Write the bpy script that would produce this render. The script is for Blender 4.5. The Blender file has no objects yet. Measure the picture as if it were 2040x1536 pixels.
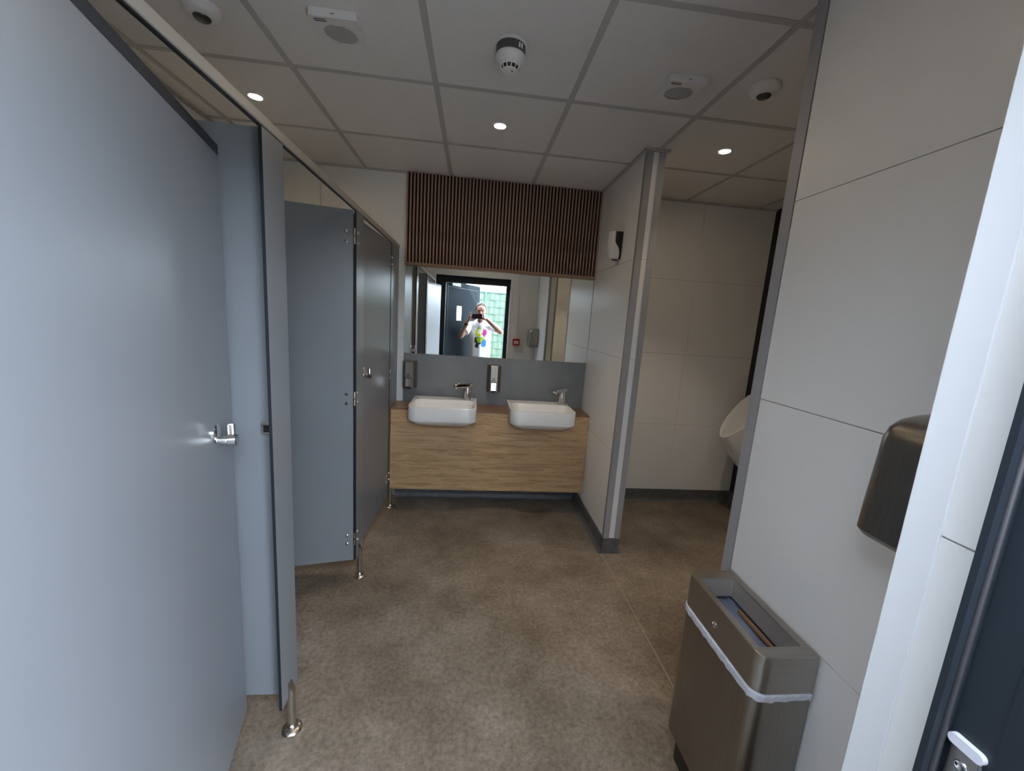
import bpy, bmesh, math, random
from mathutils import Vector, Matrix, Quaternion
random.seed(7)
sc = bpy.context.scene
COL = sc.collection
PI = math.pi

# ------------------------------------------------------------------ camera
CZ = 1.485                                   # lens height; camera stands at x=0, y=0
CR = Vector((0.99281, -0.09349, 0.0669)); CU = Vector((-0.0500, 0.1735, 0.98356)); CF = Vector((0.1040, 0.9805, -0.1667))
CF.normalize(); CR = (CR - CF * CR.dot(CF)).normalized(); CU = CR.cross(CF)
cam = bpy.data.cameras.new('camera'); cam.sensor_width = 36.0; cam.sensor_fit = 'HORIZONTAL'
cam.lens = 785.4 / 2040 * 36.0; cam.clip_start = 0.005; cam.clip_end = 200
camo = bpy.data.objects.new('camera', cam); COL.objects.link(camo)
camo.matrix_world = Matrix(((CR.x, CU.x, -CF.x, 0), (CR.y, CU.y, -CF.y, 0), (CR.z, CU.z, -CF.z, CZ), (0, 0, 0, 1)))
sc.camera = camo

# ------------------------------------------------------------------ world, sun, exposure
w = bpy.data.worlds.new('sky'); sc.world = w; w.use_nodes = True
bg = w.node_tree.nodes['Background']; bg.inputs[0].default_value = (0.76, 0.87, 1.0, 1); bg.inputs[1].default_value = 1.35
sun = bpy.data.lights.new('sun', 'SUN'); sun.energy = 2.5; sun.angle = 0.009; sun.color = (1.0, 0.95, 0.87)
suno = bpy.data.objects.new('sun', sun); COL.objects.link(suno)
suno.rotation_euler = Vector((-0.30, -0.62, -0.72)).to_track_quat('-Z', 'Y').to_euler(); suno.location = (3, 6, 8)
vs = sc.view_settings; vs.view_transform = 'Standard'; vs.look = 'None'; vs.gamma = 1.0; vs.use_curve_mapping = False
vs.exposure = 4.1
sc.cycles.diffuse_bounces = 8; sc.cycles.max_bounces = 16; sc.cycles.glossy_bounces = 6
sc.cycles.caustics_refractive = False

# ------------------------------------------------------------------ materials
MATS = {}
def M(name, col, rough=0.5, metal=0.0, spec=0.5, var=0.0, scale=8.0, bump=0.0, bscale=200.0, aniso=None, emit=None, alpha=None):
    if name in MATS: return MATS[name]
    m = bpy.data.materials.new(name); m.use_nodes = True; nt = m.node_tree; b = nt.nodes['Principled BSDF']
    b.inputs['Base Color'].default_value = (*col, 1); b.inputs['Roughness'].default_value = rough
    b.inputs['Metallic'].default_value = metal; b.inputs['Specular IOR Level'].default_value = spec
    tc = nt.nodes.new('ShaderNodeTexCoord')
    if var > 0:
        n = nt.nodes.new('ShaderNodeTexNoise'); n.inputs['Scale'].default_value = scale; n.inputs['Detail'].default_value = 5
        r = nt.nodes.new('ShaderNodeValToRGB'); e = r.color_ramp.elements
        e[0].position = 0.3; e[1].position = 0.72
        e[0].color = (*[c * (1 - var) for c in col], 1); e[1].color = (*[min(1, c * (1 + var)) for c in col], 1)
        mp = nt.nodes.new('ShaderNodeMapping'); nt.links.new(tc.outputs['Object'], mp.inputs[0])
        if aniso: mp.inputs['Scale'].default_value = aniso
        nt.links.new(mp.outputs[0], n.inputs['Vector']); nt.links.new(n.outputs['Fac'], r.inputs[0]); nt.links.new(r.outputs[0], b.inputs['Base Color'])
    if bump > 0:
        n2 = nt.nodes.new('ShaderNodeTexNoise'); n2.inputs['Scale'].default_value = bscale; n2.inputs['Detail'].default_value = 3
        mp2 = nt.nodes.new('ShaderNodeMapping'); nt.links.new(tc.outputs['Object'], mp2.inputs[0])
        if aniso: mp2.inputs['Scale'].default_value = aniso
        bp = nt.nodes.new('ShaderNodeBump'); bp.inputs['Strength'].default_value = bump; bp.inputs['Distance'].default_value = 0.002
        nt.links.new(mp2.outputs[0], n2.inputs['Vector']); nt.links.new(n2.outputs['Fac'], bp.inputs['Height']); nt.links.new(bp.outputs[0], b.inputs['Normal'])
    if emit: b.inputs['Emission Color'].default_value = (*emit[0], 1); b.inputs['Emission Strength'].default_value = emit[1]
    if alpha is not None: b.inputs['Alpha'].default_value = alpha
    MATS[name] = m; return m

def wood(name, c0, c1, c2, rough=0.45, sx=1.6, sy=14.0, axis='X'):
    m = bpy.data.materials.new(name); m.use_nodes = True; nt = m.node_tree; b = nt.nodes['Principled BSDF']; b.inputs['Roughness'].default_value = rough
    tc = nt.nodes.new('ShaderNodeTexCoord'); mp = nt.nodes.new('ShaderNodeMapping')
    mp.inputs['Scale'].default_value = (sx, sy, sy) if axis == 'X' else (sy, sy, sx)
    nt.links.new(tc.outputs['Object'], mp.inputs[0])
    n = nt.nodes.new('ShaderNodeTexNoise'); n.inputs['Scale'].default_value = 1.3; n.inputs['Detail'].default_value = 6; n.inputs['Distortion'].default_value = 1.4
    n.inputs['Roughness'].default_value = 0.62
    wv = nt.nodes.new('ShaderNodeTexNoise'); wv.inputs['Scale'].default_value = 9.0; wv.inputs['Detail'].default_value = 4
    mx = nt.nodes.new('ShaderNodeMath'); mx.operation = 'MULTIPLY_ADD'; mx.inputs[1].default_value = 0.35
    nt.links.new(mp.outputs[0], n.inputs['Vector']); nt.links.new(mp.outputs[0], wv.inputs['Vector'])
    nt.links.new(wv.outputs['Fac'], mx.inputs[0]); nt.links.new(n.outputs['Fac'], mx.inputs[2])
    r = nt.nodes.new('ShaderNodeValToRGB'); e = r.color_ramp.elements
    e[0].position = 0.48; e[0].color = (*c0, 1); e[1].position = 0.84; e[1].color = (*c2, 1)
    k = e.new(0.64); k.color = (*c1, 1); k2 = e.new(0.60); k2.color = (*[(a * .6 + d * .4) for a, d in zip(c0, c1)], 1)
    nt.links.new(mx.outputs[0], r.inputs[0]); nt.links.new(r.outputs[0], b.inputs['Base Color'])
    MATS[name] = m; return m

def floor_mat():
    m = bpy.data.materials.new('floor_vinyl'); m.use_nodes = True; nt = m.node_tree; b = nt.nodes['Principled BSDF']; b.inputs['Roughness'].default_value = 0.55
    b.inputs['Specular IOR Level'].default_value = 0.35
    tc = nt.nodes.new('ShaderNodeTexCoord')
    def noise(s, d, rg=0.6):
        n = nt.nodes.new('ShaderNodeTexNoise'); n.inputs['Scale'].default_value = s; n.inputs['Detail'].default_value = d; n.inputs['Roughness'].default_value = rg
        nt.links.new(tc.outputs['Object'], n.inputs['Vector']); return n
    a, c = noise(2.3, 8, 0.68), noise(55, 6, 0.75)
    r = nt.nodes.new('ShaderNodeValToRGB'); e = r.color_ramp.elements
    e[0].position = 0.33; e[0].color = (.120, .092, .068, 1); e[1].position = 0.68; e[1].color = (.285, .240, .195, 1)
    k = e.new(0.5); k.color = (.195, .158, .122, 1)
    nt.links.new(a.outputs['Fac'], r.inputs[0])
    r2 = nt.nodes.new('ShaderNodeValToRGB'); f = r2.color_ramp.elements
    f[0].position = 0.36; f[0].color = (.62, .61, .60, 1); f[1].position = 0.62; f[1].color = (1.12, 1.12, 1.12, 1)
    nt.links.new(c.outputs['Fac'], r2.inputs[0])
    mx = nt.nodes.new('ShaderNodeMix'); mx.data_type = 'RGBA'; mx.blend_type = 'MULTIPLY'; mx.inputs[0].default_value = 1.0
    nt.links.new(r.outputs[0], mx.inputs[6]); nt.links.new(r2.outputs[0], mx.inputs[7]); nt.links.new(mx.outputs[2], b.inputs['Base Color'])
    bp = nt.nodes.new('ShaderNodeBump'); bp.inputs['Strength'].default_value = 0.25; bp.inputs['Distance'].default_value = 0.002
    nt.links.new(c.outputs['Fac'], bp.inputs['Height']); nt.links.new(bp.outputs[0], b.inputs['Normal'])
    MATS['floor_vinyl'] = m; return m

WHITE = M('white_wall_panel', (.77, .765, .76), .38, var=.015, scale=3)
CEIL = M('ceiling_tile', (.74, .72, .705), .9, var=.02, scale=60, bump=.2, bscale=300)
TBAR = M('ceiling_bar', (.47, .455, .445), .6)
CORE = M('wall_core', (.25, .25, .25), .8)
ALU = M('grey_aluminium_trim', (.33, .33, .345), .4, spec=.5, var=.03)
WTRIM = M('white_trim', (.72, .73, .75), .35)
HPL = M('grey_laminate', (.195, .205, .228), .34, spec=.5, var=.015, scale=5)
HPLD = M('dark_edge', (.012, .014, .018), .45)
SEAL = M('dark_blue_seal', (.020, .025, .035), .55)
RAIL = M('header_rail', (.36, .34, .315), .4)
STEEL = M('brushed_steel', (.31, .285, .26), .30, 1.0, var=.10, scale=6, aniso=(60, 60, 1.5))
STEELH = M('brushed_steel_fine', (.40, .375, .345), .33, 1.0, var=.08, scale=6, aniso=(1.5, 60, 60))
CHROME = M('chrome', (.78, .78, .78), .07, 1.0)
SATIN = M('satin_steel', (.60, .57, .53), .22, 1.0)
CERAM = M('white_ceramic', (.78, .78, .78), .10, spec=.6)
SKIRT = M('grey_skirting', (.105, .108, .112), .5, var=.18, scale=20)
SPLASH = M('grey_splashback', (.185, .192, .205), .42, var=.16, scale=4, bump=.05)
BLACK = M('black_plastic', (.008, .008, .009), .35)
WPLAST = M('white_plastic', (.72, .71, .71), .35)
FRAME = M('anthracite_frame', (.013, .017, .023), .45, spec=.3, var=.05)
RUBBER = M('rubber_seal', (.018, .0175, .021), .5, spec=.3)
DARKWALL = M('dark_wall_panel', (.010, .009, .010), .4)
FLOOR = floor_mat()
OAK = wood('light_oak', (.33, .200, .100), (.46, .295, .155), (.56, .375, .205), .42, sx=2.2, sy=34.0)
OAKTOP = wood('brown_worktop', (.15, .075, .036), (.21, .112, .057), (.27, .155, .085), .35)
SLATW = wood('walnut_slat', (.29, .175, .130), (.36, .225, .175), (.43, .280, .225), .55, sx=2.0, sy=30, axis='Z')
SLATB = M('slat_backing', (.016, .005, .0035), .8)

# ------------------------------------------------------------------ mesh helpers
def bx(bm, x0, x1, y0, y1, z0, z1, mi=0, bevel=0.0, seg=2):
    v = [bm.verts.new((x, y, z)) for z in (z0, z1) for y in (y0, y1) for x in (x0, x1)]
    fs = []
    for q in ((0, 2, 3, 1), (4, 5, 7, 6), (0, 1, 5, 4), (2, 6, 7, 3), (0, 4, 6, 2), (1, 3, 7, 5)):
        f = bm.faces.new([v[i] for i in q]); f.material_index = mi; fs.append(f)
    if bevel > 0:
        ed = list({e for f in fs for e in f.edges})
        bmesh.ops.bevel(bm, geom=ed, offset=bevel, segments=seg, affect='EDGES', profile=0.5)
    return fs

def box(x0, x1, y0, y1, z0, z1, bevel=0.0, seg=2):
    bm = bmesh.new(); bx(bm, x0, x1, y0, y1, z0, z1, 0, bevel, seg); return bm

def frame_from(axis):
    a = Vector(axis).normalized(); t = Vector((0, 0, 1)) if abs(a.z) < 0.9 else Vector((1, 0, 0))
    u = a.cross(t).normalized(); return a, u, a.cross(u)

def lathe(bm, origin, axis, prof, n=24, cap0=True, cap1=True, mi=0):
    """prof: list of (distance along axis, radius)"""
    a, u, v = frame_from(axis); o = Vector(origin); rings = []
    for d, r in prof:
        rings.append([bm.verts.new(o + a * d + (u * math.cos(2 * PI * i / n) + v * math.sin(2 * PI * i / n)) * max(r, 1e-5)) for i in range(n)])
    for k in range(len(rings) - 1):
        for i in range(n):
            f = bm.faces.new((rings[k][i], rings[k][(i + 1) % n], rings[k + 1][(i + 1) % n], rings[k + 1][i])); f.material_index = mi; f.smooth = True
    if cap0: bm.faces.new(rings[0][::-1]).material_index = mi
    if cap1: bm.faces.new(rings[-1]).material_index = mi

def tube(bm, pts, r, n=10, mi=0, caps=True):
    pts = [Vector(p) for p in pts]; rings = []; rr = r if isinstance(r, (list, tuple)) else [r] * len(pts)
    a, u, v = frame_from(pts[1] - pts[0])
    for i, p in enumerate(pts):
        t = (pts[min(i + 1, len(pts) - 1)] - pts[max(i - 1, 0)]).normalized()
        u = (u - t * u.dot(t)).normalized(); v = t.cross(u)
        rings.append([bm.verts.new(p + (u * math.cos(2 * PI * k / n) + v * math.sin(2 * PI * k / n)) * rr[i]) for k in range(n)])
    for k in range(len(rings) - 1):
        for i in range(n):
            f = bm.faces.new((rings[k][i], rings[k][(i + 1) % n], rings[k + 1][(i + 1) % n], rings[k + 1][i])); f.smooth = True; f.material_index = mi
    if caps: bm.faces.new(rings[0][::-1]).material_index = mi; bm.faces.new(rings[-1]).material_index = mi

def loft(bm, rings, close0=True, close1=True, mi=0, smooth=True, cyc=True):
    R = [[bm.verts.new(p) for p in r] for r in rings]; n = len(R[0])
    for k in range(len(R) - 1):
        for i in range(n if cyc else n - 1):
            f = bm.faces.new((R[k][i], R[k][(i + 1) % n], R[k + 1][(i + 1) % n], R[k + 1][i])); f.smooth = smooth; f.material_index = mi
    if close0: bm.faces.new(R[0][::-1]).material_index = mi
    if close1: bm.faces.new(R[-1]).material_index = mi
    return R

def prism(bm, pts, d, mi=0):
    """extrude polygon (list of 3D points) by vector d"""
    d = Vector(d); a = [bm.verts.new(p) for p in pts]; b = [bm.verts.new(Vector(p) + d) for p in pts]; n = len(a)
    bm.faces.new(a[::-1]).material_index = mi; bm.faces.new(b).material_index = mi
    for i in range(n): bm.faces.new((a[i], a[(i + 1) % n], b[(i + 1) % n], b[i])).material_index = mi

def rrect(x0, x1, y0, y1, r, n=6, corners=(1, 1, 1, 1)):
    out = []
    for (cx, cy, a0, on) in ((x1 - r, y1 - r, 0, corners[0]), (x0 + r, y1 - r, PI / 2, corners[1]), (x0 + r, y0 + r, PI, corners[2]), (x1 - r, y0 + r, 1.5 * PI, corners[3])):
        rr = r if on else 0.003
        ccx = cx + (r - rr) * (1 if math.cos(a0 + PI / 4) > 0 else -1); ccy = cy + (r - rr) * (1 if math.sin(a0 + PI / 4) > 0 else -1)
        for k in range(n + 1):
            a = a0 + PI / 2 * k / n; out.append((ccx + rr * math.cos(a), ccy + rr * math.sin(a)))
    return out

def obj(name, bm, mats, parent=None, smooth=None, loc=None):
    bmesh.ops.recalc_face_normals(bm, faces=bm.faces)
    me = bpy.data.meshes.new(name); bm.to_mesh(me); bm.free()
    for m in (mats if isinstance(mats, (list, tuple)) else [mats]): me.materials.append(m)
    if smooth is not None:
        for p in me.polygons: p.use_smooth = smooth
        if smooth:
            try: me.set_sharp_from_angle(angle=math.radians(38))
            except Exception: pass
    o = bpy.data.objects.new(name, me); COL.objects.link(o)
    if parent is not None:
        o.parent = parent; o.matrix_parent_inverse = parent_world(parent).inverted()
    if loc is not None: o.location = loc
    return o

def parent_world(o):
    m = o.matrix_basis.copy()
    if o.parent is not None: m = parent_world(o.parent) @ o.matrix_parent_inverse @ m
    return m

def tag(o, label=None, cat=None, group=None, kind=None):
    if label: o['label'] = label
    if cat: o['category'] = cat
    if group: o['group'] = group
    if kind: o['kind'] = kind
    return o

def thing(name, label, cat, loc=(0, 0, 0), group=None):
    o = bpy.data.objects.new(name, None); COL.objects.link(o); o.location = loc; o.empty_display_size = 0.05
    return tag(o, label, cat, group)

def struct(name, bm, m, label=None, smooth=None):
    o = obj(name, bm, m, smooth=smooth); return tag(o, label, None, None, 'structure')

# ------------------------------------------------------------------ key dimensions (metres)
HC = 2.467                     # ceiling
YB = 3.099                     # back wall face
XP = 0.916                     # plane of the right wall / short partition
XC = -0.573                    # cubicle front plane
XL = -1.53                     # left wall behind the cubicles
XR = 2.335                      # dark wall of the urinal bay
YF = 0.375                     # inner face of the entrance wall
YO = 0.15                      # outer face of the entrance wall
ROWS = [0.108, 0.693, 1.288, 1.878, HC]

# ------------------------------------------------------------------ setting: floor, walls, ceiling
struct('floor', box(XL - .1, XR + .1, YO + .02, YB + .1, -.12, 0), FLOOR, 'mottled brown grey concrete-look vinyl floor')
fl = bpy.data.objects['floor']
obj('floor_seam', box(.912, .9165, 1.19, 2.30, -.002, .0006), M('seam_weld', (.26, .225, .18), .5), fl)

def panels_y(parent, y0, y1, xs, rows, m=WHITE, gap=.0022):
    for i in range(len(xs) - 1):
        for j in range(len(rows) - 1):
            obj('wall_panel', box(xs[i] + gap / 2, xs[i + 1] - gap / 2, y0, y1, rows[j] + gap / 2, rows[j + 1] - gap / 2), m, parent)
def panels_x(parent, x0, x1, ys, rows, m=WHITE, gap=.0022):
    for i in range(len(ys) - 1):
        for j in range(len(rows) - 1):
            obj('wall_panel', box(x0, x1, ys[i] + gap / 2, ys[i + 1] - gap / 2, rows[j] + gap / 2, rows[j + 1] - gap / 2), m, parent)

wb = struct('wall_back', box(XL - .1, XR + .1, YB + .006, YB + .15, 0, HC + .1), CORE, 'white panelled back wall')
panels_y(wb, YB, YB + .007, [XL, -1.125, .075, XP + .003], ROWS)
panels_y(wb, YB, YB + .007, [XP + .1, 1.745, XR], ROWS)
wl = struct('wall_left', box(XL - .1, XL - .006, YO, YB + .1, 0, HC + .1), CORE, 'white panelled wall behind the cubicles')
panels_x(wl, XL - .007, XL, [YF, 1.35, 2.25, YB], ROWS)
wu = struct('wall_far_right', box(XR, XR + .1, YO, YB + .1, 0, HC + .1), DARKWALL, 'black panelled wall behind the urinal')

# right wall (with the dryer) and the short partition share one plane; the urinal bay opens between them
wr = struct('wall_right', box(XP + .007, XP + .095, YF, 1.188, 0, HC), CORE, 'white panelled wall with the hand dryer')
panels_x(wr, XP, XP + .008, [YF, 1.147], ROWS)
panels_x(wr, XP + .094, XP + .102, [YF, 1.147], ROWS)
obj('corner_trim', box(XP - .002, XP + .02, 1.149, 1.190, 0.0, HC), ALU, wr)
obj('end_panel', box(XP + .02, XP + .082, 1.184, 1.190, 0.0, HC), WHITE, wr)
obj('corner_trim', box(XP + .082, XP + .104, 1.149, 1.190, 0.0, HC), ALU, wr)
PE = 2.307
wp = struct('wall_partition', box(XP + .007, XP + .095, PE + .006, YB + .01, 0, HC), CORE, 'short white panelled partition beside the basins')
panels_x(wp, XP, XP + .008, [PE + .022, YB - .001], ROWS)
panels_x(wp, XP + .094, XP + .102, [PE + .022, YB - .001], ROWS)
obj('corner_trim', box(XP - .002, XP + .036, PE, PE + .022, .108, HC - .012), ALU, wp)
for a, b_ in zip(ROWS[:-1], ROWS[1:]):
    obj('end_panel', box(XP + .036, XP + .070, PE + .0015, PE + .02, a + .001, min(b_, HC - .012) - .001), WHITE, wp)
obj('corner_trim', box(XP + .070, XP + .108, PE, PE + .022, .108, HC - .012), ALU, wp)
obj('trim_edge_line', box(XP - .0025, XP, PE + .018, PE + .026, .108, HC - .02), M('dark_joint', (.09, .085, .08), .6), wp)  # thin dark line along the edge of the corner trim

# entrance wall around the doorway
XJ = 0.505; XJL = -0.565; ZH = 2.04
bm = bmesh.new()
bx(bm, XJ + .006, XR + .1, YO, YF - .006, 0, HC + .1); bx(bm, XL - .1, XJL - .006, YO, YF - .006, 0, HC + .1); bx(bm, XJL - .006, XJ + .006, YO, YF - .006, ZH, HC + .1)
wf = struct('wall_front', bm, M('outside_render', (.46, .45, .43), .9, var=.05), 'entrance wall around the doorway')
panels_y(wf, YF - .007, YF, [XJ + .032, XP], ROWS)
panels_y(wf, YF - .007, YF, [XP + .102, 1.745, XR], ROWS)
panels_y(wf, YF - .007, YF, [XL, -1.125, XJL - .03], ROWS)
panels_y(wf, YF - .007, YF, [XJL - .03, XJ + .032], [ZH + .012, HC])
for a, b_ in zip(ROWS[:-1], ROWS[1:]):
    if a < ZH - .2:
        obj('reveal_panel', box(XJ, XJ + .008, .20, .341, a + .0012, min(b_, ZH) - .0012), WHITE, wf)
        obj('reveal_panel', box(XJL - .008, XJL, .20, .341, a + .0012, min(b_, ZH) - .0012), WHITE, wf)
obj('corner_trim', box(XJ - .0015, XJ + .034, .3405, YF + .0015, 0, ZH + .012, .0012, 2), WTRIM, wf)
obj('corner_trim', box(XJL - .034, XJL + .0015, .341, YF + .0015, 0, ZH + .012), WTRIM, wf)
obj('corner_trim', box(XJL, XJ, .341, YF + .0015, ZH - .0015, ZH + .012), WTRIM, wf)

# skirtings (coved vinyl)
def cove(name, pts, h=.108, nrm=None, label=None):
    """pts: two floor points; nrm: direction into the room"""
    n = Vector(nrm); prof = [(0, h), (.006, h), (.006, .030), (.010, .016), (.018, .006), (.032, .0008), (0, .0008)]
    a, b_ = Vector(pts[0]), Vector(pts[1]); bm = bmesh.new()
    loft(bm, [[(a + n * d + Vector((0, 0, z))) for d, z in prof], [(b_ + n * d + Vector((0, 0, z))) for d, z in prof]], smooth=False)
    return struct(name, bm, SKIRT, label)
cove('baseboard_back', [(XC, YB, 0), (XP, YB, 0)], nrm=(0, -1, 0), label='grey coved skirting under the vanity')
cove('baseboard_urinal_back', [(XP + .102, YB, 0), (XR, YB, 0)], nrm=(0, -1, 0), label='dark coved skirting along the urinal bay back wall')
cove('baseboard_partition', [(XP, YB, 0), (XP, PE, 0)], nrm=(-1, 0, 0), label='grey skirting along the short partition')
cove('baseboard_partition_bay', [(XP + .102, YB, 0), (XP + .102, PE, 0)], nrm=(1, 0, 0), label='grey skirting on the bay side of the partition')
struct('baseboard_partition_end', box(XP - .006, XP + .108, PE - .004, PE + .01, .0005, .108), SKIRT, 'grey skirting wrapped round the partition end')
cove('baseboard_right', [(XP, 1.19, 0), (XP, YF, 0)], nrm=(-1, 0, 0), label='grey skirting behind the waste bin')
cove('baseboard_far_right', [(XR, YB, 0), (XR, YF, 0)], nrm=(-1, 0, 0), label='dark skirting below the black wall')

# ceiling
ce = struct('ceiling', box(XL - .1, XR + .1, YO, YB + .15, HC + .02, HC + .15), CORE, 'suspended white tile ceiling')
GX = [XL, -1.417, -.817, -.217, .383, .983, 1.583, 2.183, XR]; GY = [YF, .743, 1.343, 1.943, 2.543, YB]
for i in range(len(GX) - 1):
    for j in range(len(GY) - 1):
        a, b_, c, d = GX[i], GX[i + 1], GY[j], GY[j + 1]
        obj('ceiling_tile', box(a + (.0115 if i else 0), b_ - (.0115 if i < 7 else 0), c + (.0115 if j else 0), d - (.0115 if j < 4 else 0), HC + .003, HC + .018), CEIL, ce)
for x in GX[1:-1]: obj('ceiling_bar', box(x - .012, x + .012, YF, YB, HC, HC + .0195), TBAR, ce)
for j, y in enumerate(GY[1:-1]):
    for i in range(len(GX) - 1):
        obj('ceiling_bar', box(GX[i] + .012 * (i > 0), GX[i + 1] - .012 * (i < 7), y - .012, y + .012, HC + .0003, HC + .0195), TBAR, ce)
def ltrim(n, x0, x1, y0, y1):
    struct('trim_%d' % n, box(x0, x1, y0, y1, HC - .011, HC + .002), TBAR, 'grey edge trim where wall meets ceiling')
ltrim(1, XL, -.527, YB - .012, YB); ltrim(2, XP - .018, XP, PE - .015, YB - .036); ltrim(3, XP - .018, XP + .125, PE - .018, PE)
ltrim(4, XP + .102, XP + .12, PE, YB); ltrim(5, XP + .102, XR, YB - .012, YB); ltrim(6, XL, XL + .015, YF, YB); ltrim(7, XP - .015, XP, YF, 1.19)

# ------------------------------------------------------------------ entrance door and frame
d1 = bpy.data.objects.new('door_1', None); COL.objects.link(d1); d1.location = (-.06, .2, 0); tag(d1, 'dark anthracite entrance door standing open outwards', None, None, 'structure')
bm = bmesh.new()
bx(bm, .450, XJ, .2722, .2778, 0, ZH); bx(bm, .470, XJ + .004, .155, .272, 0, ZH); bx(bm, .4692, .4705, .2400, .2408, 0, ZH); bx(bm, .455, XJ + .004, .150, .178, 0, ZH)
obj('door_frame', bm, FRAME, d1)
bm = bmesh.new(); tube(bm, [(.4605, .2712, .01), (.4605, .2714, 1.94)], .0027, 12); obj('rubber_gasket', bm, RUBBER, d1)
bm = bmesh.new(); bx(bm, XJL, -.428, .155, .2765, 0, ZH); obj('door_frame', bm, FRAME, d1)
bm = bmesh.new(); bx(bm, -.445, .45, .155, .2765, 1.945, ZH - .002); obj('door_frame', bm, FRAME, d1)
# strike plate: rounded white lip on top, steel face, screw
sp = obj('strike_plate', box(.4672, .4702, .2455, .2685, .86, 1.124, .001, 1), SATIN, d1)
bm = bmesh.new(); pts = rrect(.2440, .2702, 1.122, 1.1320, .0045, 4); prism(bm, [(.4645, y, z) for y, z in pts], (.0060, 0, 0)); obj('plate_lip', bm, M('white_lip', (.45, .45, .50), .4), sp)
bm = bmesh.new(); bx(bm, .4642, .4680, .2437, .2462, .86, 1.123, 0, .001, 1); obj('plate_edge', bm, CHROME, sp)
bm = bmesh.new(); lathe(bm, (.4674, .2575, 1.106), (-1, 0, 0), [(0, .0052), (.0012, .0050), (.0016, .004), (.0008, .0035), (.0006, .0001)], 16); obj('screw', bm, CHROME, sp)
# leaf, opened outwards
A = Vector((-.445, .130, 0)); B = Vector((.080, -.780, 0)); L = (B - A).length; ex = (B - A).normalized(); ey = Vector((-ex.y, ex.x, 0))
if ey.x < 0: ey = -ey                             # leaf face looking back at the camera side
LM = Matrix(((ex.x, ey.x, 0, A.x), (ex.y, ey.y, 0, A.y), (0, 0, 1, 0), (0, 0, 0, 1)))
def leaf(name, bm, m, par):
    bmesh.ops.transform(bm, matrix=LM, verts=bm.verts); return obj(name, bm, m, par)
LEAF = M('entrance_door_paint', (.0065, .0095, .0125), .7, spec=.03, var=.03)
lf = leaf('door_leaf', box(0, L, -.05, 0, .012, 1.985, .003, 1), LEAF, d1)
for r in ((.07, L - .07, .10, .104), (.07, L - .07, 1.90, 1.904), (.07, .074, .10, 1.904), (L - .074, L - .07, .10, 1.904)):
    leaf('panel_bead', box(r[0], r[1], -.002, .004, r[2], r[3]), FRAME, lf)
leaf('door_closer', box(.12, .36, 0, .045, 1.915, 1.965, .004, 1), M('closer_grey', (.035, .04, .045), .5), lf)
bm = bmesh.new(); tube(bm, [(.20, .03, 1.972), (.42, .16, 1.985), (.16, .30, 1.99)], .008, 8); leaf('closer_arm', bm, M('closer_grey', (.035, .04, .045), .5), lf)
bm = bmesh.new(); lathe(bm, (L - .08, 0, 1.03), (0, 1, 0), [(0, .026), (.006, .026), (.008, .01), (.045, .01)], 16); tube(bm, [(L - .08, .045, 1.03), (L - .20, .048, 1.03)], .010, 10); leaf('lever_handle', bm, SATIN, lf)
nt_ = leaf('paper_notice', box(.335, .475, .0005, .0015, 1.40, 1.625), M('paper', (.85, .85, .85), .8), None)
tag(nt_, 'white paper notice stuck on the open dark entrance door', 'notice')
struct('door_sill', box(XJL, XJ, YO - .03, YF, -.12, .006), M('sill_metal', (.25, .25, .25), .4, .8), 'metal sill of the entrance doorway')

# ------------------------------------------------------------------ toilet cubicle front
cu = thing('toilet_cubicles', 'grey laminate toilet cubicle front on steel feet, with three doors', 'cubicle', (XC, 1.7, 0))
def hpl(name, x0, x1, y0, y1, z0, z1, thin, parent, mat4=None, m0=HPL):
    bm = bmesh.new(); bx(bm, x0, x1, y0, y1, z0, z1); bm.normal_update()
    for f in bm.faces:
        n = f.normal; f.material_index = 0 if abs(n['xyz'.index(thin)]) > .5 else 1
    if mat4 is not None: bmesh.ops.transform(bm, matrix=mat4, verts=bm.verts)
    return obj(name, bm, [m0, HPLD], parent)
ZP0, ZP1 = .140, 1.934
hpl('pilaster', XC - .009, XC, YF + .002, .402, ZP0, ZP1, 'x', cu)
hpl('pilaster', XC - .009, XC, 1.180, 1.297, ZP0, ZP1, 'x', cu)
hpl('pilaster', XC - .009, XC, 2.022, 2.150, ZP0, ZP1, 'x', cu)
hpl('pilaster', XC - .009, XC, 2.832, YB - .002, ZP0, ZP1, 'x', cu)
hpl('divider_panel', XL + .002, XC - .014, 1.231, 1.244, .151, 1.950, 'y', cu)
hpl('divider_panel', XL + .002, XC - .014, 2.080, 2.093, .151, ZP1, 'y', cu)
bm = bmesh.new(); bx(bm, XC - .012, XC + .004, YF + .002, YB - .003, 1.9375, 1.964, 0, .003, 2); hr = obj('header_rail', bm, RAIL, cu)
obj('rail_channel', box(XC - .0105, XC - .0015, YF + .004, YB - .004, 1.9340, 1.9375), HPLD, hr)
ft0 = None
for y in (1.236, 2.078, 2.896):
    bm = bmesh.new(); x = XC + .004
    lathe(bm, (x, y, .0), (0, 0, 1), [(.012, .0135), (.15, .0135), (.185, .0135)], 20)
    # slanted saddle top
    for v in bm.verts:
        if v.co.z > .17: v.co.z += (x - v.co.x) * 2.2
    ft = obj('foot', bm, SATIN, cu, smooth=True)
    bm = bmesh.new(); lathe(bm, (x, y, .0004), (0, 0, 1), [(0, .033), (.004, .033), (.010, .028), (.012, .020), (.022, .0185), (.024, .0165)], 28); obj('floor_flange', bm, SATIN, ft, smooth=True)

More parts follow.
